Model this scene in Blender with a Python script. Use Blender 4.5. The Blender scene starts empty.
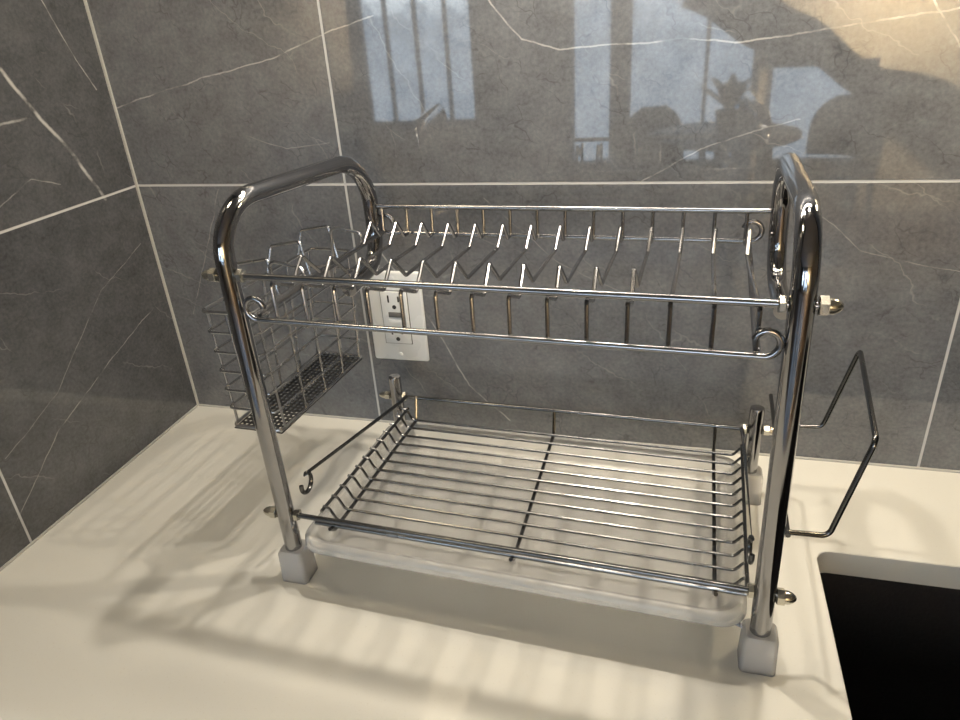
import bpy, bmesh, math
from mathutils import Vector, Matrix

scene = bpy.context.scene
COL = scene.collection
scene.view_settings.view_transform = 'Standard'

# ------------------------------------------------------------------ helpers
def link(ob, parent=None):
    COL.objects.link(ob)
    if parent: ob.parent = parent
    return ob

def mesh_obj(name, bm, mats, parent=None, smooth=True, angle=40):
    me = bpy.data.meshes.new(name)
    bmesh.ops.recalc_face_normals(bm, faces=bm.faces[:])
    if smooth:
        for f in bm.faces: f.smooth = True
        for e in bm.edges:
            if len(e.link_faces) == 2 and e.calc_face_angle(0) > math.radians(angle):
                e.smooth = False
    bm.to_mesh(me); bm.free()
    if not isinstance(mats, (list, tuple)): mats = [mats]
    for m in mats: me.materials.append(m)
    return link(bpy.data.objects.new(name, me), parent)

def empty(name, loc, label, cat):
    e = bpy.data.objects.new(name, None)
    e.empty_display_size = 0.05
    e.location = loc
    e["label"] = label; e["category"] = cat
    return link(e)

def setparent(child, par):
    child.parent = par
    child.matrix_parent_inverse = Matrix.Translation(par.location).inverted()

def fillet(pts, rad, n=7):
    pts = [Vector(p) for p in pts]
    if not isinstance(rad, (list, tuple)): rad = [rad]*len(pts)
    out = [pts[0]]
    for i in range(1, len(pts)-1):
        a, b, c = pts[i-1], pts[i], pts[i+1]
        r = rad[i]
        d1 = (a-b); d2 = (c-b)
        l1, l2 = d1.length, d2.length
        d1.normalize(); d2.normalize()
        ang = d1.angle(d2)
        if r <= 0 or ang > math.pi-0.02:
            out.append(b); continue
        t = r/math.tan(ang/2)
        t = min(t, l1*0.49, l2*0.49)
        r2 = t*math.tan(ang/2)
        p1 = b+d1*t
        cen = b+(d1+d2).normalized()*(r2/math.sin(ang/2))
        v1 = p1-cen; p2 = b+d2*t; v2 = p2-cen
        tot = v1.angle(v2)
        ax = v1.cross(v2)
        if ax.length < 1e-12: out.append(b); continue
        ax.normalize()
        for k in range(n+1):
            out.append(cen+Matrix.Rotation(tot*k/n, 3, ax)@v1)
    out.append(pts[-1])
    return out

def tube(bm, pts, r, seg=10, closed=False, caps=True):
    pts = [Vector(p) for p in pts]
    q = [pts[0]]
    for p in pts[1:]:
        if (p-q[-1]).length > 1e-5: q.append(p)
    pts = q
    n = len(pts)
    tang = []
    for i in range(n):
        if closed: t = pts[(i+1) % n]-pts[i-1]
        elif i == 0: t = pts[1]-pts[0]
        elif i == n-1: t = pts[-1]-pts[-2]
        else: t = (pts[i+1]-pts[i]).normalized()+(pts[i]-pts[i-1]).normalized()
        tang.append(t.normalized())
    up = Vector((0, 0, 1)) if abs(tang[0].z) < 0.9 else Vector((1, 0, 0))
    nrm = (up-tang[0]*up.dot(tang[0])).normalized()
    rings = []
    for i in range(n):
        if i > 0:
            nrm = nrm-tang[i]*nrm.dot(tang[i])
            nrm.normalize()
        b = tang[i].cross(nrm)
        rings.append([bm.verts.new(pts[i]+(nrm*math.cos(2*math.pi*k/seg)+b*math.sin(2*math.pi*k/seg))*r) for k in range(seg)])
    for i in range(n if closed else n-1):
        A = rings[i]; B = rings[(i+1) % n]
        for k in range(seg):
            bm.faces.new((A[k], A[(k+1) % seg], B[(k+1) % seg], B[k]))
    if not closed and caps:
        bm.faces.new(rings[0]); bm.faces.new(rings[-1])

def lathe(bm, origin, axis, prof, seg=16):
    o = Vector(origin); a = Vector(axis).normalized()
    up = Vector((0, 0, 1)) if abs(a.z) < 0.9 else Vector((1, 0, 0))
    u = (up-a*up.dot(a)).normalized(); w = a.cross(u)
    rings = []
    for d, r in prof:
        r = max(r, 1e-4)
        rings.append([bm.verts.new(o+a*d+(u*math.cos(2*math.pi*k/seg)+w*math.sin(2*math.pi*k/seg))*r) for k in range(seg)])
    for A, B in zip(rings, rings[1:]):
        for k in range(seg):
            bm.faces.new((A[k], A[(k+1) % seg], B[(k+1) % seg], B[k]))
    bm.faces.new(rings[0]); bm.faces.new(rings[-1])

def box(bm, lo, hi, bev=0.0, seg=2, midx=0):
    r = bmesh.ops.create_cube(bm, size=1.0)
    vs = r['verts']
    for v in vs:
        v.co = Vector([lo[i]+(v.co[i]+0.5)*(hi[i]-lo[i]) for i in range(3)])
    fs = set(f for v in vs for f in v.link_faces)
    for f in fs: f.material_index = midx
    if bev > 0:
        es = list(set(e for v in vs for e in v.link_edges))
        bmesh.ops.bevel(bm, geom=es, offset=bev, segments=seg, profile=0.5, affect='EDGES')

def rrect(x0, x1, y0, y1, r, n=6):
    out = []
    for cx, cy, a0 in ((x1-r, y1-r, 0), (x0+r, y1-r, 90), (x0+r, y0+r, 180), (x1-r, y0+r, 270)):
        for k in range(n+1):
            a = math.radians(a0+90*k/n)
            out.append((cx+r*math.cos(a), cy+r*math.sin(a)))
    return out

# ------------------------------------------------------------------ materials
def newmat(name):
    m = bpy.data.materials.new(name); m.use_nodes = True
    nt = m.node_tree
    return m, nt, nt.nodes["Principled BSDF"]

def sock(nt, inp, v):
    if isinstance(v, bpy.types.NodeSocket): nt.links.new(v, inp)
    elif v is not None: inp.default_value = v

def M(nt, op, a, b=None, c=None, clamp=False):
    n = nt.nodes.new("ShaderNodeMath"); n.operation = op; n.use_clamp = clamp
    sock(nt, n.inputs[0], a)
    if b is not None: sock(nt, n.inputs[1], b)
    if c is not None: sock(nt, n.inputs[2], c)
    return n.outputs[0]

def VM(nt, op, a, b=None, s=None):
    n = nt.nodes.new("ShaderNodeVectorMath"); n.operation = op
    sock(nt, n.inputs[0], a)
    if b is not None: sock(nt, n.inputs[1], b)
    if s is not None: sock(nt, n.inputs["Scale"], s)
    return n

def MR(nt, v, a, b, c, d):
    n = nt.nodes.new("ShaderNodeMapRange"); n.clamp = True
    sock(nt, n.inputs[0], v)
    for i, x in enumerate((a, b, c, d)): sock(nt, n.inputs[i+1], x)
    return n.outputs[0]

def noise(nt, vec, scale, detail=4, rough=0.55):
    n = nt.nodes.new("ShaderNodeTexNoise")
    n.inputs["Scale"].default_value = scale; n.inputs["Detail"].default_value = detail
    n.inputs["Roughness"].default_value = rough
    nt.links.new(vec, n.inputs["Vector"])
    return n

def mixc(nt, f, a, b):
    n = nt.nodes.new("ShaderNodeMix"); n.data_type = 'RGBA'
    sock(nt, n.inputs[0], f)
    sock(nt, n.inputs[6], a); sock(nt, n.inputs[7], b)
    return n.outputs[2]

def simple(name, col, rough=0.5, metal=0.0, bump=0.0, nscale=60, var=0.08, **kw):
    m, nt, p = newmat(name)
    tc = nt.nodes.new("ShaderNodeTexCoord")
    nz = noise(nt, tc.outputs["Object"], nscale, 2)
    c2 = tuple(min(1, c*(1-var)) for c in col)+(1,)
    c1 = tuple(min(1, c*(1+var)) for c in col)+(1,)
    nt.links.new(mixc(nt, nz.outputs[0], c2, c1), p.inputs["Base Color"])
    nt.links.new(MR(nt, nz.outputs[0], 0.3, 0.7, rough*0.85, min(1, rough*1.15)), p.inputs["Roughness"])
    p.inputs["Metallic"].default_value = metal
    if bump:
        b = nt.nodes.new("ShaderNodeBump"); b.inputs["Strength"].default_value = bump
        b.inputs["Distance"].default_value = 0.002
        nt.links.new(nz.outputs[0], b.inputs["Height"]); nt.links.new(b.outputs[0], p.inputs["Normal"])
    for k, v in kw.items(): p.inputs[k.replace("_", " ")].default_value = v
    return m

TZ = 0.306; TW = 0.62
def tile_material(name, axis, offset, veins, tint):
    m, nt, p = newmat(name)
    geo = nt.nodes.new("ShaderNodeNewGeometry")
    pos = geo.outputs["Position"]
    sep = nt.nodes.new("ShaderNodeSeparateXYZ"); nt.links.new(pos, sep.inputs[0])
    U = sep.outputs[axis]; Zc = sep.outputs[2]
    cmb = nt.nodes.new("ShaderNodeCombineXYZ")
    nt.links.new(U, cmb.inputs[0]); nt.links.new(Zc, cmb.inputs[1])
    P = cmb.outputs[0]
    def line(v, off, per):
        a = M(nt, 'SUBTRACT', v, off); a = M(nt, 'DIVIDE', a, per)
        a = M(nt, 'ADD', a, 0.5)
        fr = M(nt, 'FRACT', a); fr = M(nt, 'SUBTRACT', fr, 0.5)
        fr = M(nt, 'ABSOLUTE', fr); return M(nt, 'MULTIPLY', fr, per)
    du = line(U, offset, TW); dz = line(Zc, 0.0, TZ)
    dmin = M(nt, 'MINIMUM', du, dz)
    grout = MR(nt, dmin, 0.0010, 0.0016, 1.0, 0.0)
    iu = M(nt, 'FLOOR', M(nt, 'DIVIDE', M(nt, 'SUBTRACT', U, offset), TW))
    iz = M(nt, 'FLOOR', M(nt, 'DIVIDE', Zc, TZ))
    cm2 = nt.nodes.new("ShaderNodeCombineXYZ")
    nt.links.new(M(nt, 'MULTIPLY', iu, 3.7), cm2.inputs[0]); nt.links.new(M(nt, 'MULTIPLY', iz, 5.3), cm2.inputs[1])
    PT = VM(nt, 'ADD', P, cm2.outputs[0]).outputs[0]
    big = noise(nt, PT, 5.0, 4, 0.6).outputs[0]
    mid = noise(nt, PT, 34.0, 5, 0.72).outputs[0]
    fine = noise(nt, PT, 260.0, 2, 0.6).outputs[0]
    v = M(nt, 'ADD', M(nt, 'MULTIPLY', big, 0.36), M(nt, 'MULTIPLY', mid, 0.36))
    v = M(nt, 'ADD', v, M(nt, 'MULTIPLY', fine, 0.28))
    d, l = tint
    base = mixc(nt, MR(nt, v, 0.36, 0.64, 0, 1), d+(1,), l+(1,))
    dn = noise(nt, PT, 11.0, 4, 0.65)
    dv0 = VM(nt, 'SUBTRACT', dn.outputs[1], (0.5, 0.5, 0.5)).outputs[0]
    def crack(scale, w, lo, hi, sx, sy, dist, msc):
        PD = VM(nt, 'ADD', PT, VM(nt, 'SCALE', dv0, s=dist).outputs[0]).outputs[0]
        vo = nt.nodes.new("ShaderNodeTexVoronoi"); vo.feature = 'DISTANCE_TO_EDGE'
        vo.inputs["Scale"].default_value = scale
        rot = nt.nodes.new("ShaderNodeVectorRotate"); rot.inputs["Angle"].default_value = 0.7
        rot.rotation_type = 'Z_AXIS'
        nt.links.new(PD, rot.inputs["Vector"])
        nt.links.new(VM(nt, 'MULTIPLY', rot.outputs[0], (sx, sy, 1)).outputs[0], vo.inputs["Vector"])
        a = MR(nt, vo.outputs[0], 0.0, w, 1.0, 0.0)
        mk = noise(nt, VM(nt, 'ADD', PT, (sx*7, 3, 0)).outputs[0], msc, 3)
        return M(nt, 'MULTIPLY', a, MR(nt, mk.outputs[0], lo, hi, 0, 1))
    ck = crack(34, 0.035, 0.50, 0.60, 0.7, 1.5, .07, 26)
    base = mixc(nt, M(nt, 'MULTIPLY', ck, 0.42), base, (0.045, 0.045, 0.048, 1))
    cl = crack(7.0, 0.008, 0.50, 0.60, .5, 1.9, .05, 12)
    base = mixc(nt, M(nt, 'MULTIPLY', cl, 0.22), base, (0.5, 0.5, 0.5, 1))
    wn = noise(nt, P, 20.0, 5, 0.6)
    wv = VM(nt, 'SUBTRACT', wn.outputs[1], (0.5, 0.5, 0.5)).outputs[0]
    wv = VM(nt, 'MULTIPLY', wv, (0.008, 0.008, 0)).outputs[0]
    PW = VM(nt, 'ADD', P, wv).outputs[0]
    tot = None
    for poly, w, st in veins:
        for a, b in zip(poly, poly[1:]):
            dx, dy = b[0]-a[0], b[1]-a[1]; L2 = dx*dx+dy*dy
            pa = VM(nt, 'SUBTRACT', PW, (a[0], a[1], 0)).outputs[0]
            dt = nt.nodes.new("ShaderNodeVectorMath"); dt.operation = 'DOT_PRODUCT'
            nt.links.new(pa, dt.inputs[0]); dt.inputs[1].default_value = (dx/L2, dy/L2, 0)
            h = M(nt, 'ADD', dt.outputs["Value"], 0.0, clamp=True)
            pr = VM(nt, 'SCALE', (dx, dy, 0), s=h).outputs[0]
            ln = nt.nodes.new("ShaderNodeVectorMath"); ln.operation = 'LENGTH'
            nt.links.new(VM(nt, 'SUBTRACT', pa, pr).outputs[0], ln.inputs[0])
            s = MR(nt, ln.outputs["Value"], w*0.2, w*.75, st, 0.0)
            tot = s if tot is None else M(nt, 'MAXIMUM', tot, s)
    brk = MR(nt, noise(nt, P, 45, 3).outputs[0], 0.36, 0.56, 0.10, 0.9)
    tot = M(nt, 'MULTIPLY', tot, brk)
    base = mixc(nt, tot, base, (0.60, 0.60, 0.59, 1))
    base = mixc(nt, grout, base, (0.52, 0.53, 0.54, 1))
    nt.links.new(base, p.inputs["Base Color"])
    nt.links.new(MR(nt, grout, 0, 1, 0.03, 0.8), p.inputs["Roughness"])
    p.inputs["IOR"].default_value = 1.55
    b = nt.nodes.new("ShaderNodeBump"); b.inputs["Strength"].default_value = 0.5; b.inputs["Distance"].default_value = 0.001
    nt.links.new(M(nt, 'SUBTRACT', 1.0, grout), b.inputs["Height"])
    nt.links.new(b.outputs[0], p.inputs["Normal"])
    return m

veins_back = [
    ([(-.63, .396), (-.51, .421), (-.42, .437), (-.348, .459), (-.30, .47)], 0.0013, 0.6),
    ([(-.20, .50), (-.178, .468), (-.153, .442), (-.116, .430), (-.055, .432), (-.007, .434), (.04, .428), (.139, .438), (.207, .445), (.30, .47)], 0.0014, 0.65),
    ([(.175, .475), (.188, .454), (.217, .415), (.24, .385)], 0.0014, 0.7),
    ([(-.038, .307), (.017, .337), (.073, .356), (.10, .362)], 0.0013, 0.45),
    ([(-.334, .243), (-.30, .19), (-.274, .147), (-.25, .10), (-.232, .063), (-.184, .017)], 0.0017, 0.65),
    ([(-.52, .30), (-.56, .22), (-.60, .14)], 0.001, 0.3),
    ([(-.47, .36), (-.42, .345), (-.37, .35)], 0.001, 0.3),
    ([(.10, .30), (.17, .24), (.26, .22), (.36, .15)], 0.001, 0.3),
    ([(-.20, .29), (-.12, .22), (-.03, .18)], 0.0009, 0.25),
]
veins_left = [
    ([(-.20, .50), (-.133, .447), (-.114, .409), (-.09, .375), (-.054, .303)], 0.0036, 0.9),
    ([(-.18, .395), (-.154, .40), (-.124, .402)], 0.0022, 0.6),
    ([(-.075, .53), (-.059, .507), (-.037, .449), (-.021, .417)], 0.0014, 0.6),
    ([(-.19, .326), (-.142, .345), (-.108, .332)], 0.0012, 0.4),
    ([(-.30, .03), (-.213, .092), (-.12, .13), (-.03, .16)], 0.0012, 0.4),
    ([(-.28, .10), (-.20, .13), (-.10, .21), (-.02, .24)], 0.001, 0.3),
]
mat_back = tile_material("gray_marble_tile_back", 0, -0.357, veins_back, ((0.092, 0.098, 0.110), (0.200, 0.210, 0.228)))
mat_left = tile_material("gray_marble_tile_side_shaded", 1, -0.29, veins_left, ((0.050, 0.054, 0.061), (0.125, 0.130, 0.142)))  # same tile tinted darker: the side wall's shade is put into the colour

mat_chrome = simple("chrome_steel", (0.38, 0.38, 0.39), 0.08, 1.0, nscale=90, var=0.06)
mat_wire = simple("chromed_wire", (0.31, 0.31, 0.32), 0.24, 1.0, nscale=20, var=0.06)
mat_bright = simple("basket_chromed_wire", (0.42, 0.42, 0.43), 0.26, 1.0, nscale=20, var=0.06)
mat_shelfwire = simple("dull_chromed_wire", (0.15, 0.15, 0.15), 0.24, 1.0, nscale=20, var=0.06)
mat_nut = simple("zinc_nut", (0.66, 0.64, 0.56), 0.25, 1.0)
mat_dark = simple("dark_steel_mesh", (0.10, 0.10, 0.105), 0.4, 0.9)
mat_plate = simple("white_outlet_plastic", (0.74, 0.76, 0.77), 0.28, nscale=20, var=0.02)
mat_slot = simple("dark_slot", (0.02, 0.02, 0.02), 0.6)
mat_seam = simple("outlet_seam", (0.12, 0.12, 0.12), 0.6)
mat_caulk = simple("white_caulk", (0.45, 0.45, 0.44), 0.6)
mat_sink = simple("black_granite_sink", (0.012, 0.012, 0.014), 0.55, nscale=300, var=0.5, bump=0.2)
mat_paint = simple("room_paint", (0.24, 0.22, 0.19), 0.8, nscale=8, var=0.03)
mat_glow_panel = simple("cream_glow_panel", (0.74, 0.64, 0.48), 0.8, nscale=8, var=0.03)  # lighter wall section, added to carry the warm glow mirrored in the tiles
mat_ceil = simple("ceiling_paint", (0.4, 0.38, 0.36), 0.9, nscale=8, var=0.02)
mat_floor = simple("wood_floor", (0.14, 0.10, 0.075), 0.4, nscale=6, var=0.25)
mat_frame = simple("window_frame_paint", (0.08, 0.085, 0.09), 0.5)
mat_furn = simple("dark_furniture", (0.03, 0.03, 0.035), 0.5)
mat_silhouette = simple("dark_silhouette_strip", (0.02, 0.018, 0.016), 0.9, nscale=40, var=.2)
mat_leaf = simple("dark_green_leaf", (0.03, 0.05, 0.03), 0.5)

mat_counter, nt, p = newmat("cream_quartz")
tc = nt.nodes.new("ShaderNodeTexCoord")
n1 = noise(nt, tc.outputs["Object"], 3.0, 4).outputs[0]
n2 = noise(nt, tc.outputs["Object"], 500.0, 2).outputs[0]
c = mixc(nt, n1, (0.67, 0.665, 0.625, 1), (0.72, 0.715, 0.675, 1))
c = mixc(nt, MR(nt, n2, 0.62, 0.75, 0, 0.3), c, (0.55, 0.51, 0.45, 1))
nt.links.new(c, p.inputs["Base Color"])
nt.links.new(MR(nt, n1, 0.3, 0.7, 0.05, 0.09), p.inputs["Roughness"])
b = nt.nodes.new("ShaderNodeBump"); b.inputs["Strength"].default_value = 0.04; b.inputs["Distance"].default_value = 0.002
nt.links.new(noise(nt, tc.outputs["Object"], 14.0, 3).outputs[0], b.inputs["Height"]); nt.links.new(b.outputs[0], p.inputs["Normal"])

def plastic(name, col, tr, rough, ior=1.3, sss=0.0):
    m, nt, p = newmat(name)
    tc = nt.nodes.new("ShaderNodeTexCoord")
    nz = noise(nt, tc.outputs["Object"], 30, 3).outputs[0]
    nt.links.new(mixc(nt, nz, tuple(x*0.96 for x in col)+(1,), col+(1,)), p.inputs["Base Color"])
    p.inputs["Roughness"].default_value = rough
    p.inputs["Transmission Weight"].default_value = tr
    p.inputs["IOR"].default_value = ior
    if sss:
        p.inputs["Subsurface Weight"].default_value = sss
        p.inputs["Subsurface Radius"].default_value = (1, 1, 1)
        p.inputs["Subsurface Scale"].default_value = 0.015
    return m
mat_tray = plastic("frosted_tray_plastic", (0.91, 0.91, 0.90), 0.73, 0.2, 1.35)
mat_foot = plastic("milky_foot_plastic", (0.96, 0.96, 0.94), 0.55, 0.2, 1.3, 1.0)

# ------------------------------------------------------------------ room
def struct(name, lo, hi, mat):
    bm = bmesh.new(); box(bm, lo, hi)
    o = mesh_obj(name, bm, mat, smooth=False); o["kind"] = "structure"; return o
FZ = -0.92; CZ = 1.75; YF = -4.5; XL = -3.6; XR = 3.4
struct("wall_back", (XL, 0.0, FZ), (XR, 0.12, CZ), mat_back)
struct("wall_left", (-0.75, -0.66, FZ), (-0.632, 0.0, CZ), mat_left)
struct("wall_outer", (XL-0.12, YF-0.12, FZ), (XL, 0.12, CZ), mat_paint)
struct("wall_right", (XR, YF-0.12, FZ), (XR+0.12, 0.12, CZ), mat_paint)
struct("floor", (XL-.12, YF-0.12, FZ-0.1), (XR+.12, 0.12, FZ), mat_floor)
struct("ceiling", (XL-.12, YF-0.12, CZ), (XR+.12, 0.12, CZ+0.1), mat_ceil)
wins = [(-2.35, -1.45, -0.30, 1.3), (-0.80, 0.45, -0.62, 1.3), (0.50, 1.15, -.62, .04)]
bm = bmesh.new()
xs = [XL, -2.35, -1.45, -0.80, 0.45, 0.50, 1.15, XR]
for i in range(7):
    x0, x1 = xs[i], xs[i+1]
    mi = 1 if i >= 4 else 0
    if i in (1, 3, 5):
        w = wins[(i-1)//2]
        box(bm, (x0, YF-.12, FZ), (x1, YF, w[2])); box(bm, (x0, YF-.12, w[3]), (x1, YF, CZ), midx=mi)
    else:
        box(bm, (x0, YF-.12, FZ), (x1, YF, CZ), midx=mi)
o = mesh_obj("wall_front", bm, [mat_paint, mat_glow_panel], smooth=False); o["kind"] = "structure"
for k, (x0, x1, z0, z1) in enumerate(wins):
    bm = bmesh.new(); t = 0.04
    for lo, hi in (((x0, z0), (x1, z0+t)), ((x0, z1-t), (x1, z1)), ((x0, z0), (x0+t, z1)), ((x1-t, z0), (x1, z1))):
        box(bm, (lo[0], YF-.10, lo[1]), (hi[0], YF-.04, hi[1]))
    if k == 0:
        for i in range(1, 4): box(bm, (x0+i*(x1-x0)/4-.012, YF-.09, z0), (x0+i*(x1-x0)/4+.012, YF-.05, z1))
    elif k == 1:
        for xx, tw in ((-.44, .07), (.12, .012)): box(bm, (xx-tw, YF-.10, z0), (xx+tw, YF-.02, z1))
    o = mesh_obj("window_%d" % (k+1), bm, mat_frame, smooth=False); o["kind"] = "structure"

bm = bmesh.new()
box(bm, (-.632, -.0025, 0.0), (-.6295, 0.0, 1.2))
o = mesh_obj("trim_1", bm, mat_caulk, smooth=False); o["kind"] = "structure"
bm = bmesh.new()
box(bm, (-.632, -.0025, 0.0), (2.4, 0.0, .002)); box(bm, (-.632, -.64, 0.0), (-.6295, 0.0, .002))
o = mesh_obj("trim_2", bm, mat_caulk, smooth=False); o["kind"] = "structure"

# ------------------------------------------------------------------ countertop with sink cut-out
bm = bmesh.new()
SX0, SX1, SY0, SY1 = 0.141, 0.86, -0.56, -0.152
outer = [(-.632, -.64), (2.4, -.64), (2.4, 0), (-.632, 0)]
inner = rrect(SX0, SX1, SY0, SY1, 0.014, 8)
def loop(bm, pts, z):
    vs = [bm.verts.new((x, y, z)) for x, y in pts]
    return [bm.edges.new((vs[i], vs[(i+1) % len(vs)])) for i in range(len(vs))], vs
e1, v1 = loop(bm, outer, 0.0); e2, v2 = loop(bm, inner, 0.0)
bmesh.ops.triangle_fill(bm, edges=e1+e2, use_beauty=True)
top = bm.faces[:]
r = bmesh.ops.extrude_face_region(bm, geom=top)
for g in r['geom']:
    if isinstance(g, bmesh.types.BMVert): g.co.z = -0.026
inn = set(v2)
es = [e for e in bm.edges if e.verts[0] in inn and e.verts[1] in inn and len(e.link_faces) == 2 and e.calc_face_angle(0) > 1.0]
bmesh.ops.bevel(bm, geom=es, offset=0.0008, segments=1, profile=0.5, affect='EDGES')
ctop = mesh_obj("countertop", bm, mat_counter, smooth=False)
ctop["label"] = "glossy cream quartz countertop along the tiled walls"; ctop["category"] = "countertop"

# ------------------------------------------------------------------ sink
bm = bmesh.new()
def ring(pts, z): return [bm.verts.new((x, y, z)) for x, y in pts]
o_ = 0.003
levels = [(rrect(SX0-.02, SX1+.02, SY0-.02, SY1+.02, .03, 8), -.0262), (rrect(SX0-o_, SX1+o_, SY0-o_, SY1+o_, .017, 8), -.0262),
          (rrect(SX0-o_, SX1+o_, SY0-o_, SY1+o_, .017, 8), -.23), (rrect(SX0+.015, SX1-.015, SY0+.015, SY1-.015, .02, 8), -.245),
          (rrect(SX0+.30, SX1-.30, SY0+.15, SY1-.15, .02, 8), -.25)]
rs = [ring(*l) for l in levels]
for A, B in zip(rs, rs[1:]):
    for k in range(len(A)): bm.faces.new((A[k], A[(k+1) % len(A)], B[(k+1) % len(A)], B[k]))
bm.faces.new(rs[-1])
sink = mesh_obj("sink", bm, mat_sink)
md = sink.modifiers.new("thick", 'SOLIDIFY'); md.thickness = 0.003; md.offset = 1
sink["label"] = "black undermount kitchen sink set into the cream countertop"; sink["category"] = "sink"

# ------------------------------------------------------------------ outlet
outlet = empty("electrical_outlet", (-.314, 0, .094), "white rectangular electrical outlet with ground-fault buttons on tiled wall", "outlet")
bm = bmesh.new(); cx, cz = -.314, .1505
box(bm, (cx-.035, -.0055, cz-.057), (cx+.035, -.0002, cz+.057), 0.003, 3)
setparent(mesh_obj("cover_plate", bm, mat_plate), outlet)
bm = bmesh.new()
box(bm, (cx-.0172, -.0060, cz-.0340), (cx+.0172, -.0050, cz+.0340), midx=1)
box(bm, (cx-.0163, -.0078, cz-.0331), (cx+.0163, -.0052, cz+.0331), 0.001, 2)
for s in (1, -1):
    zc = cz+s*.0205
    box(bm, (cx-.0075, -.0081, zc-.001), (cx-.0055, -.0076, zc+.008), midx=2)
    box(bm, (cx+.0050, -.0081, zc+.0), (cx+.0070, -.0076, zc+.007), midx=2)
    lathe_start = len(bm.faces)
    lathe(bm, (cx, -.0075, zc-.0065), (0, -1, 0), [(0, .0026), (.0006, .0026)], 12)
    bm.faces.ensure_lookup_table()
    for f in bm.faces[lathe_start:]: f.material_index = 2
setparent(mesh_obj("receptacle", bm, [mat_plate, mat_seam, mat_slot]), outlet)
for s in (1, -1):
    bm = bmesh.new(); box(bm, (cx-.008, -.0092, cz+s*.0045-.0032), (cx+.008, -.0076, cz+s*.0045+.0032), .0006, 2)
    setparent(mesh_obj("button", bm, mat_seam if s > 0 else mat_plate), outlet)
for s in (1, -1):
    bm = bmesh.new(); lathe(bm, (cx, -.0054, cz+s*.0485), (0, -1, 0), [(0, .003), (.0006, .003), (.0009, .002)], 12)
    setparent(mesh_obj("screw", bm, mat_plate), outlet)

# ------------------------------------------------------------------ dish rack
rack = empty("dish_rack", (-.12, -.18, 0), "two-tier chrome wire dish drying rack with curved tube ends on countertop", "dish rack")
def XLy(y): return -.327+(y+.275)/(.206)*.030
def XRy(y): return .079+(y+.293)/(.213)*.006
TR = 0.0078
def frame(name, X, yf, yb, xt, topz):
    bm = bmesh.new()
    pts = [(X(yf)+(-0.0), yf, .012), (X(yf)+xt, yf, topz), (X(yb)+xt*.6, yb, topz-.004), (X(yb), yb, .243), (X(yb+0), yb-.075, .240)]
    tube(bm, fillet(pts, [0, .042, .048, .034, 0], 12), TR, 20)
    o = mesh_obj(name, bm, mat_chrome); setparent(o, rack); return o
YFL, YBL, YFR, YBR = -.275, -.070, -.293, -.082
fl = frame("side_frame", XLy, YFL, YBL, -.002, .353)
fr = frame("side_frame", XRy, YFR, YBR, -.006, .352)

def foot(x, y):
    bm = bmesh.new()
    w, d, h = .0135, .0125, .034
    vs = []
    for z, s in ((0, 1.0), (h-.003, .93), (h, .80)):
        pts = rrect(-w*s, w*s, -d*s, d*s, .004, 4)
        vs.append([bm.verts.new((x+a, y+b_, z)) for a, b_ in pts])
    for A, B in zip(vs, vs[1:]):
        for k in range(len(A)): bm.faces.new((A[k], A[(k+1) % len(A)], B[(k+1) % len(A)], B[k]))
    bm.faces.new(vs[0]); bm.faces.new(vs[-1])
    o = mesh_obj("foot", bm, mat_foot); o["label"] = "milky plastic foot"; setparent(o, rack)
foot(XLy(YFL), YFL); foot(XRy(YFR), YFR); foot(XLy(YBL), YBL); foot(XRy(YBR), YBR)
for x, y in ((XLy(YBL), YBL), (XRy(YBR), YBR)):
    bm = bmesh.new()
    lathe(bm, (x, y, .012), (0, 0, 1), [(0, .0070), (.092, .0070), (.095, .0064), (.096, .004)], 20)
    setparent(mesh_obj("rear_post", bm, mat_chrome), rack)

def nut(x, y, z, s, big=1.0):
    bm = bmesh.new()
    lathe(bm, (x, y, z), (s, 0, 0), [(0, .0058*big), (.0005, .0065*big), (.0055, .0065*big), (.006, .0048*big)], 6)
    lathe(bm, (x+s*.0055, y, z), (s, 0, 0), [(0, .0052*big), (.003, .0050*big), (.006, .0038*big), (.008, .002*big), (.0085, .0004)], 14)
    setparent(mesh_obj("cap_nut", bm, mat_nut), rack)
def hexnut(x, y, z, s):
    bm = bmesh.new()
    lathe(bm, (x, y, z), (s, 0, 0), [(0, .0048), (.0005, .0055), (.004, .0055), (.0045, .0045)], 6)
    setparent(mesh_obj("hex_nut", bm, mat_nut), rack)
ZU, ZL = .300, .072
for z in (ZU, ZL):
    xl = XLy(YFL)-.002*(z > .2); xr = XRy(YFR)-.005*(z > .2)
    nut(xl-TR-.0015, YFL, z, -1, .9); nut(xr+TR+(.001 if z > .2 else -.001), YFR, z-(0 if z > .2 else .002), 1)
    hexnut(xl+TR+.001, YFL, z, 1); hexnut(xr-TR-.001, YFR, z, -1)
for z in (ZL+.010,):
    hexnut(XLy(YBL)+.0075, YBL, z, 1); hexnut(XRy(YBR)-.0075, YBR, z, -1)
    nut(XRy(YBR)+.0075, YBR, z, 1, .8); nut(XLy(YBL)-.0075, YBL, z, -1, .8)

RW = 0.0024; W = 0.0016
def yline(x, yl, yr, xl=-.327, xr=.079): return yl+(yr-yl)*(x-xl)/(xr-xl)
def scroll(cx, cy, cz, r, dirx, start_deg, turns, axis='x', n=30):
    out = []
    for k in range(n+1):
        t = k/n; a = math.radians(start_deg+360*turns*t)
        rr = r*(1-.35*t)
        h = rr*math.cos(a)*dirx; v = rr*math.sin(a)
        out.append((cx+h, cy, cz+v) if axis == 'x' else (cx, cy+h, cz+v))
    return out

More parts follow.
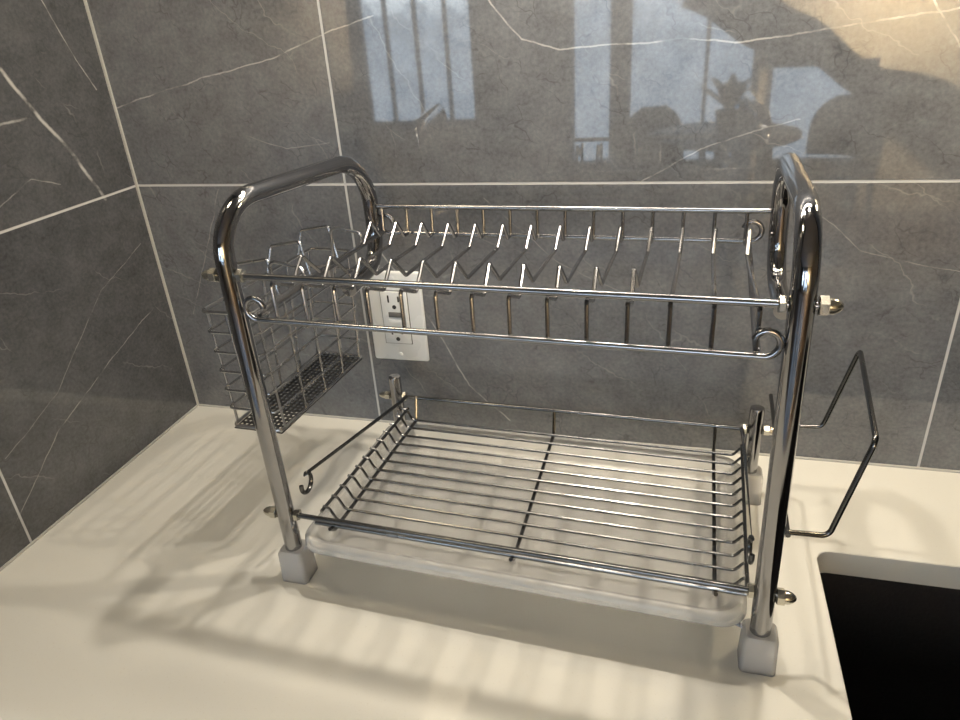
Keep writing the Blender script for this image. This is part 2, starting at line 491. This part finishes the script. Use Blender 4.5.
# upper shelf
bm = bmesh.new()
ZB = .266
yfu = lambda x: yline(x, YFL, YFR)
ybu = lambda x: yline(x, YBL, YBR, -.297, .085)
def rail(yf_, x0, x1, z, r=RW): tube(bm, [(x0, yf_(x0), z), (x1, yf_(x1), z)], r, 10)
rail(yfu, XLy(YFL)-.016, .086, ZU, .0027)
rail(ybu, XLy(YBL)-.008, .086, ZU, .0025)
def lowrail(yf_, x0, x1, z, off):
    sc = .0100
    R = scroll(x1-.006, yf_(x1)+off, z+sc, sc, 1, -90, .70)
    L = scroll(x0+.006, yf_(x0)+off, z+sc, sc, -1, -90, .75)
    tube(bm, list(reversed(L))+R, RW, 10)
lowrail(yfu, -.314, .062, ZB, -.004)
lowrail(ybu, -.290, .068, ZB+.006, .004)
for xs_, xe in ((-.309, -.287), (.052, .060)):
    tube(bm, [(xs_, yfu(xs_), ZB+.003), (xe, ybu(xe), ZB+.009)], RW, 8)
NW = 14
for i in range(NW):
    x = -.292+i*.0264; xb = x+.006
    ya, yb_ = yfu(x), ybu(xb)
    L = yb_-ya
    def P(t, z, dx=0): return (x+(xb-x)*t+dx, ya+L*t, z)
    pts = [P(-.005, ZB), P(-.005, ZU-.0035)]
    rad = [0, .003]
    if i < 11:
        pts += [P(.13, ZU-.016), P(.235, ZU+.001, -.001), P(.34, ZU-.020, 0)]
        rad += [.003, .002, .003]
    # long rod running back, a low kink, then up to the rear rail
    pts += [P(.60, ZB+.012), P(.76, ZB+.010), P(.855, ZB+.027, .001), P(.94, ZB+.008), P(.99, ZB+.008), P(1.0, ZU-.001)]
    rad += [.01, .003, .002, .003, .002, 0]
    tube(bm, fillet(pts, rad, 4), W, 8)
up = mesh_obj("upper_shelf", bm, mat_wire); setparent(up, rack)

# lower shelf
bm = bmesh.new()
ZF = .060
rail(yfu, XLy(YFL)-.016, .092, ZL, .0024)
rail(ybu, XLy(YBL)-.008, .092, ZL+.010, .0024)
tube(bm, [(-.300, yfu(-.3)+.003, ZF+.004), (.066, yfu(.066)+.003, ZF+.004)], .0018, 9)
NL = 12
for i in range(NL):
    t = (i+.5)/NL
    xl = -.285+.010*t; xr = .058+.008*t
    yl = yfu(xl)+.007+t*.195; yr = yfu(xr)+.007+t*.197
    pts = [(xl-.012, yl, ZF+.014), (xl-.006, yl, ZF+.0125), (xl, yl, ZF), (xr, yr, ZF), (xr+.006, yr, ZF+.008), (xr+.009, yr, ZF+.009)]
    tube(bm, fillet(pts, [0, .004, .005, .005, .004, 0], 4), .00135, 7)
for (xa, xb_) in ((-.283, -.273), (-.116, -.115), (.044, .048)):
    ya, yb_ = yfu(xa), ybu(xb_)
    pts = [(xa, ya-.002, ZF+.004), (xa, ya+.006, ZF-.003), (xb_, yb_-.008, ZF-.003), (xb_, yb_, ZL+.012)]
    tube(bm, fillet(pts, .004, 4), .0018, 8)
for X, xo in ((XLy, .0125), (XRy, -.0125)):
    yb_ = YBL if X is XLy else YBR
    yf_ = (YFL if X is XLy else YFR)+.018
    xx = X(yf_)+xo
    sc = [(xx, yf_-.009*math.cos(a), .095+.009*math.sin(a)) for a in [math.radians(90-d_) for d_ in range(0, -300, -12)]]
    tube(bm, [(X(yb_)+xo, yb_-.004, ZL+.012), (X(yb_)+xo, yb_-.02, ZL+.014)]+sc, .0021, 9)
    s = 1 if xo > 0 else -1
    tube(bm, [(X(yf_)+xo+.016*s, yf_-.01, ZF+.0125), (X(yb_)+xo+.004*s, yb_-.01, ZF+.0125)] if s > 0 else [(.0665, yf_-.01, ZF+.009), (.0735, yb_-.01, ZF+.009)], .0016, 8)
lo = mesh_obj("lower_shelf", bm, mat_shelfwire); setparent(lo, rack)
for X, yf_, yb_ in ((XLy, YFL, YBL), (XRy, YFR, YBR)):
    bm = bmesh.new()
    s = 1 if X is XLy else -1
    tube(bm, fillet([(X(yf_), yf_, .0300), (X(yf_)+s*.03, yf_+.012, .0300), (X(yb_)+s*.03, yb_-.012, .0300), (X(yb_), yb_, .0300)], .008, 5), .0018, 8)
    setparent(mesh_obj("tray_support", bm, mat_wire), rack)

# ------------------------------------------------------------------ drip tray
bm = bmesh.new()
TX0, TX1, TY0, TY1 = -.302, .066, -.299, -.094
def rr(ex, z, r=.022):
    out = []
    for x, y in rrect(TX0-ex, TX1+ex, TY0-ex, TY1+ex, r, 7):
        yy = y-(x+.12)*.045+.006; xx = x+(y+.19)*.045
        out.append(bm.verts.new((xx, yy, z)))
    return out
rs = [rr(-.020, .0325, .015), rr(-.010, .0330, .018), rr(-.006, .036), rr(-.003, .0515), rr(-.0005, .0542), rr(.0035, .0545), rr(.0055, .0520), rr(.006, .0450)]
for A, B in zip(rs, rs[1:]):
    for k in range(len(A)): bm.faces.new((A[k], A[(k+1) % len(A)], B[(k+1) % len(A)], B[k]))
bm.faces.new(rs[0])
tray = mesh_obj("drip_tray", bm, mat_tray, angle=80)
md = tray.modifiers.new("t", 'SOLIDIFY'); md.thickness = .0013; md.offset = 0
tray["label"] = "frosted white plastic drip tray under the lower wire shelf"; tray["category"] = "tray"

# ------------------------------------------------------------------ utensil basket
basket = empty("utensil_basket", (-.365, -.15, .128), "chrome wire utensil basket with dark perforated bottom hanging on rack", "basket")
bm = bmesh.new()
BL_ = [(-.396, -.229), (-.344, -.231), (-.332, -.072), (-.386, -.066)]
def corner(i, z):
    x, y = BL_[i]; k = (z-.13)/.14
    dx = (.002, .0, .002, .008)[i]*k; dy = (-.008, -.008, .010, .010)[i]*k
    return Vector((x+dx, y+dy, z))
zs = [.131+.0200*k for k in range(7)]
for kz, z in enumerate(zs):
    pts = [corner(i, z) for i in range(4)]
    mid = [(pts[i]+pts[(i+1) % 4])/2 for i in range(4)]
    loopp = []
    for i in range(4):
        seg3 = fillet([mid[i-1], pts[i], mid[i]], [0, .005, 0], 4)
        loopp += seg3[:-1]
    tube(bm, loopp, .0016 if z in (zs[0], zs[-1]) else .0012, 8, closed=True)
def vert(i, j, t, z0=.131, z1=zs[-1]):
    a = corner(i, z0).lerp(corner(j, z0), t); c = corner(i, z1).lerp(corner(j, z1), t)
    tube(bm, [a, c], .0012, 8)
for t in (.04, .27, .5, .73, .96):
    vert(0, 3, t); vert(1, 2, t)
vert(0, 1, .5); vert(3, 2, .5)
for t in (.25, .55, .85):
    a = corner(0, zs[-1]).lerp(corner(3, zs[-1]), t); c = corner(1, zs[-1]).lerp(corner(2, zs[-1]), t)
    tube(bm, fillet([a, a.lerp(c, .12)+Vector((0, .006, .026)), a.lerp(c, .80)+Vector((0, .006, .032)), c], [0, .003, .003, 0], 4), .0014, 8)
for t in (.2, .8):
    c = corner(1, .239).lerp(corner(2, .239), t)
    tube(bm, fillet([c, c+Vector((.002, 0, .048)), c+Vector((.034, 0, .042)), c+Vector((.034, 0, .028))], [0, .006, .005, 0], 5), .0016, 8)
setparent(mesh_obj("wire_body", bm, mat_bright), basket)
bm = bmesh.new()
NX, NY = 10, 28
A0, A1, A2, A3 = [Vector((x, y, .1285)) for x, y in BL_]
def PP(u, v): return A0.lerp(A1, u).lerp(A3.lerp(A2, u), v)
grid = [[bm.verts.new(PP(i/NX, j/NY)) for i in range(NX+1)] for j in range(NY+1)]
for j in range(NY):
    for i in range(NX):
        q = [grid[j][i], grid[j][i+1], grid[j+1][i+1], grid[j+1][i]]
        cen = sum((v.co for v in q), Vector())/4
        inn = [bm.verts.new(v.co.lerp(cen, .38)) for v in q]
        for k in range(4): bm.faces.new((q[k], q[(k+1) % 4], inn[(k+1) % 4], inn[k]))
o = mesh_obj("mesh_bottom", bm, mat_dark, smooth=False); md = o.modifiers.new("t", 'SOLIDIFY'); md.thickness = .001
o["label"] = "dark perforated metal bottom"
setparent(o, basket)

# ------------------------------------------------------------------ side holder
bm = bmesh.new()
pts = [(.0885, -.282, .121), (.117, -.276, .117), (.134, -.276, .200), (.150, -.137, .200), (.132, -.137, .124), (.0935, -.137, .122)]
tube(bm, fillet(pts, [0, .006, .006, .006, .006, 0], 6), .0020, 10)
tube(bm, [(.0885, -.286, .121), (.0948, -.085, .1235)], .0019, 8)
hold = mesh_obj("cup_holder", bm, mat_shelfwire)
hold["label"] = "bent chrome wire side holder attached to rack leg"; hold["category"] = "wire holder"

# ------------------------------------------------------------------ made-up far furniture, added as dark silhouettes mirrored in the tiles
def chair(x, y, rot):
    e = empty("silhouette_chair", (x, y, FZ), "made-up dark chair, added for its mirrored silhouette", "chair")
    def add(name, fn):
        bm = bmesh.new(); fn(bm)
        o = mesh_obj(name, bm, mat_furn); o.parent = e
    add("seat", lambda b: box(b, (-.21, -.21, .43), (.21, .21, .47), .015))
    def back(b):
        rows = []
        for j in range(9):
            z = .48+.34*j/8; hw = .21*math.sqrt(max(.08, 1-(max(0, j-3)/5.3)**2))
            rows.append([b.verts.new((hw*(2*i/12-1), -.20-.05*(1-(2*i/12-1)**2), z)) for i in range(13)])
        for A, B in zip(rows, rows[1:]):
            for i in range(12): b.faces.new((A[i], A[i+1], B[i+1], B[i]))
        g = bmesh.ops.solidify(b, geom=b.faces[:], thickness=.02)
    add("backrest", back)
    for sx in (-.18, .18):
        for sy in (-.18, .18):
            add("leg", lambda b: tube(b, [(sx*1.1, sy*1.1, 0), (sx, sy, .44)], .014, 8))
    e.rotation_euler = (0, 0, rot)
    e["group"] = "made-up silhouette chairs by the window"
chair(-.28, -3.9, 2.6); chair(.80, -3.7, .5)
tb = empty("silhouette_table", (.2, -3.3, FZ), "made-up dark round table, added for its mirrored silhouette", "table")
bm = bmesh.new(); lathe(bm, (0, 0, .70), (0, 0, 1), [(0, .36), (.01, .38), (.03, .38)], 40)
mesh_obj("table_top", bm, mat_furn).parent = tb
bm = bmesh.new(); lathe(bm, (0, 0, 0), (0, 0, 1), [(0, .24), (.02, .24), (.04, .04), (.70, .04)], 24)
mesh_obj("pedestal", bm, mat_furn).parent = tb
pl = empty("silhouette_plant", (.22, -3.3, FZ+.73), "made-up leafy plant in a dark pot, added for its silhouette", "plant")
bm = bmesh.new(); lathe(bm, (0, 0, 0), (0, 0, 1), [(0, .05), (.10, .07), (.11, .07), (.105, .06), (.09, .055)], 20)
mesh_obj("pot", bm, mat_furn).parent = pl
bm = bmesh.new()
for k in range(16):
    a = k*2.4; le = .16+.07*((k*7) % 5)/5; tl = .5+.5*((k*3) % 4)/4
    prev = None
    for j in range(6):
        s = j/5
        c = Vector((math.cos(a), math.sin(a), 0))*le*s*(1.2-tl*.6)+Vector((0, 0, .10+le*(1.1*s-.5*s*s)*1.3*tl+.05*s))
        sd = Vector((-math.sin(a), math.cos(a), 0))*.028*math.sin(math.pi*min(.98, s*.9+.08))
        cur_ = (bm.verts.new(c-sd), bm.verts.new(c+sd))
        if prev: bm.faces.new((prev[0], prev[1], cur_[1], cur_[0]))
        prev = cur_
mesh_obj("foliage", bm, mat_leaf).parent = pl
bm = bmesh.new()
rows = []
for j in range(25):
    s = j/24
    cxx = .02+1.75*s; czz = .54-1.00*s+.35*max(0, s-.72)+.03*math.sin(s*19)
    wd = .23+.07*math.sin(s*7+1)
    row = []
    for i in range(17):
        q = i/16-.5
        row.append(bm.verts.new((cxx+q*wd*.6, YF+.10+.02*math.sin(i*2.3), czz+q*wd)))
    rows.append(row)
for a, b_ in zip(rows, rows[1:]):
    for i in range(16): bm.faces.new((a[i], a[i+1], b_[i+1], b_[i]))
cur = mesh_obj("silhouette_strip", bm, mat_silhouette)  # added dark strip, stands in for a forearm silhouette mirrored in the tiles
cur["label"] = "added dark curtain hanging across the far wall"; cur["category"] = "silhouette_strip"

# ------------------------------------------------------------------ lights
def area(name, loc, size, power, col, rot=(0, 0, 0), sy=None, portal=False):
    l = bpy.data.lights.new(name, 'AREA'); l.energy = power; l.color = col
    l.shape = 'RECTANGLE' if sy else 'DISK'; l.size = size
    if sy: l.size_y = sy
    if portal: l.cycles.is_portal = True
    o = bpy.data.objects.new(name, l); o.location = loc; o.rotation_euler = rot
    link(o); return o
WARM = (1.0, 0.885, 0.72)
area("cabinet_puck_light", (-.14, -.12, .80), .022, 2.2, WARM)
area("cabinet_puck_light", (.10, -.14, .80), .022, 2.4, WARM)
area("cabinet_strip_light", (-.05, -.08, .72), .5, 1.4, WARM, sy=.03)
area("cabinet_light_left", (-.45, -.30, .95), .12, 1.5, (1, .83, .57))
area("added_glow_light_right", (.32, -.05, .55), .05, 1.0, (1, .80, .50))  # added lamp; its warm pool on the tile stands in for a mirrored glow
area("added_glow_lamp", (1.20, -3.85, .66), .3, 120, (1, .82, .56), (math.radians(-60), 0, 0))  # lamp added to brighten the far wall for its warm reflection
for k, (x0, x1, z0, z1) in enumerate(wins):
    area("window_portal", ((x0+x1)/2, YF-.02, (z0+z1)/2), x1-x0, 1, (1, 1, 1), (math.radians(90), 0, 0), z1-z0, True)

w = bpy.data.worlds.new("world"); scene.world = w; w.use_nodes = True
nt = w.node_tree; bg = nt.nodes["Background"]
tc = nt.nodes.new("ShaderNodeTexCoord"); sp = nt.nodes.new("ShaderNodeSeparateXYZ")
nt.links.new(tc.outputs["Generated"], sp.inputs[0])
cr = nt.nodes.new("ShaderNodeValToRGB")
nt.links.new(MR(nt, sp.outputs[2], -.3, .5, 0, 1), cr.inputs[0])
cr.color_ramp.elements[0].color = (.20, .24, .28, 1); cr.color_ramp.elements[1].color = (.60, .78, 1.0, 1)
e = cr.color_ramp.elements.new(.36); e.color = (.33, .42, .52, 1)
e = cr.color_ramp.elements.new(.40); e.color = (.80, .92, 1.0, 1)
nzw = noise(nt, tc.outputs["Generated"], 26, 3).outputs[0]
nt.links.new(mixc(nt, MR(nt, nzw, .47, .51, 0, .75), cr.outputs[0], (.20, .27, .35, 1)), bg.inputs[0]); bg.inputs[1].default_value = 12.0

# ------------------------------------------------------------------ camera
cam = bpy.data.cameras.new("camera"); co = bpy.data.objects.new("camera", cam); link(co)
cam.sensor_width = 36; cam.lens = 706/960*36; cam.clip_start = .01
r_ = Vector((0.9643, 0.2556, -0.0635)); dn_ = Vector((0.0578, -0.4507, -0.8939)); fw = Vector((-0.2583, 0.8553, -0.4438))
fw.normalize(); r_ = (r_-fw*r_.dot(fw)).normalized(); up_ = r_.cross(fw)
m = Matrix(((r_.x, up_.x, -fw.x, 0), (r_.y, up_.y, -fw.y, -.717), (r_.z, up_.z, -fw.z, .47), (0, 0, 0, 1)))
co.matrix_world = m
scene.camera = co
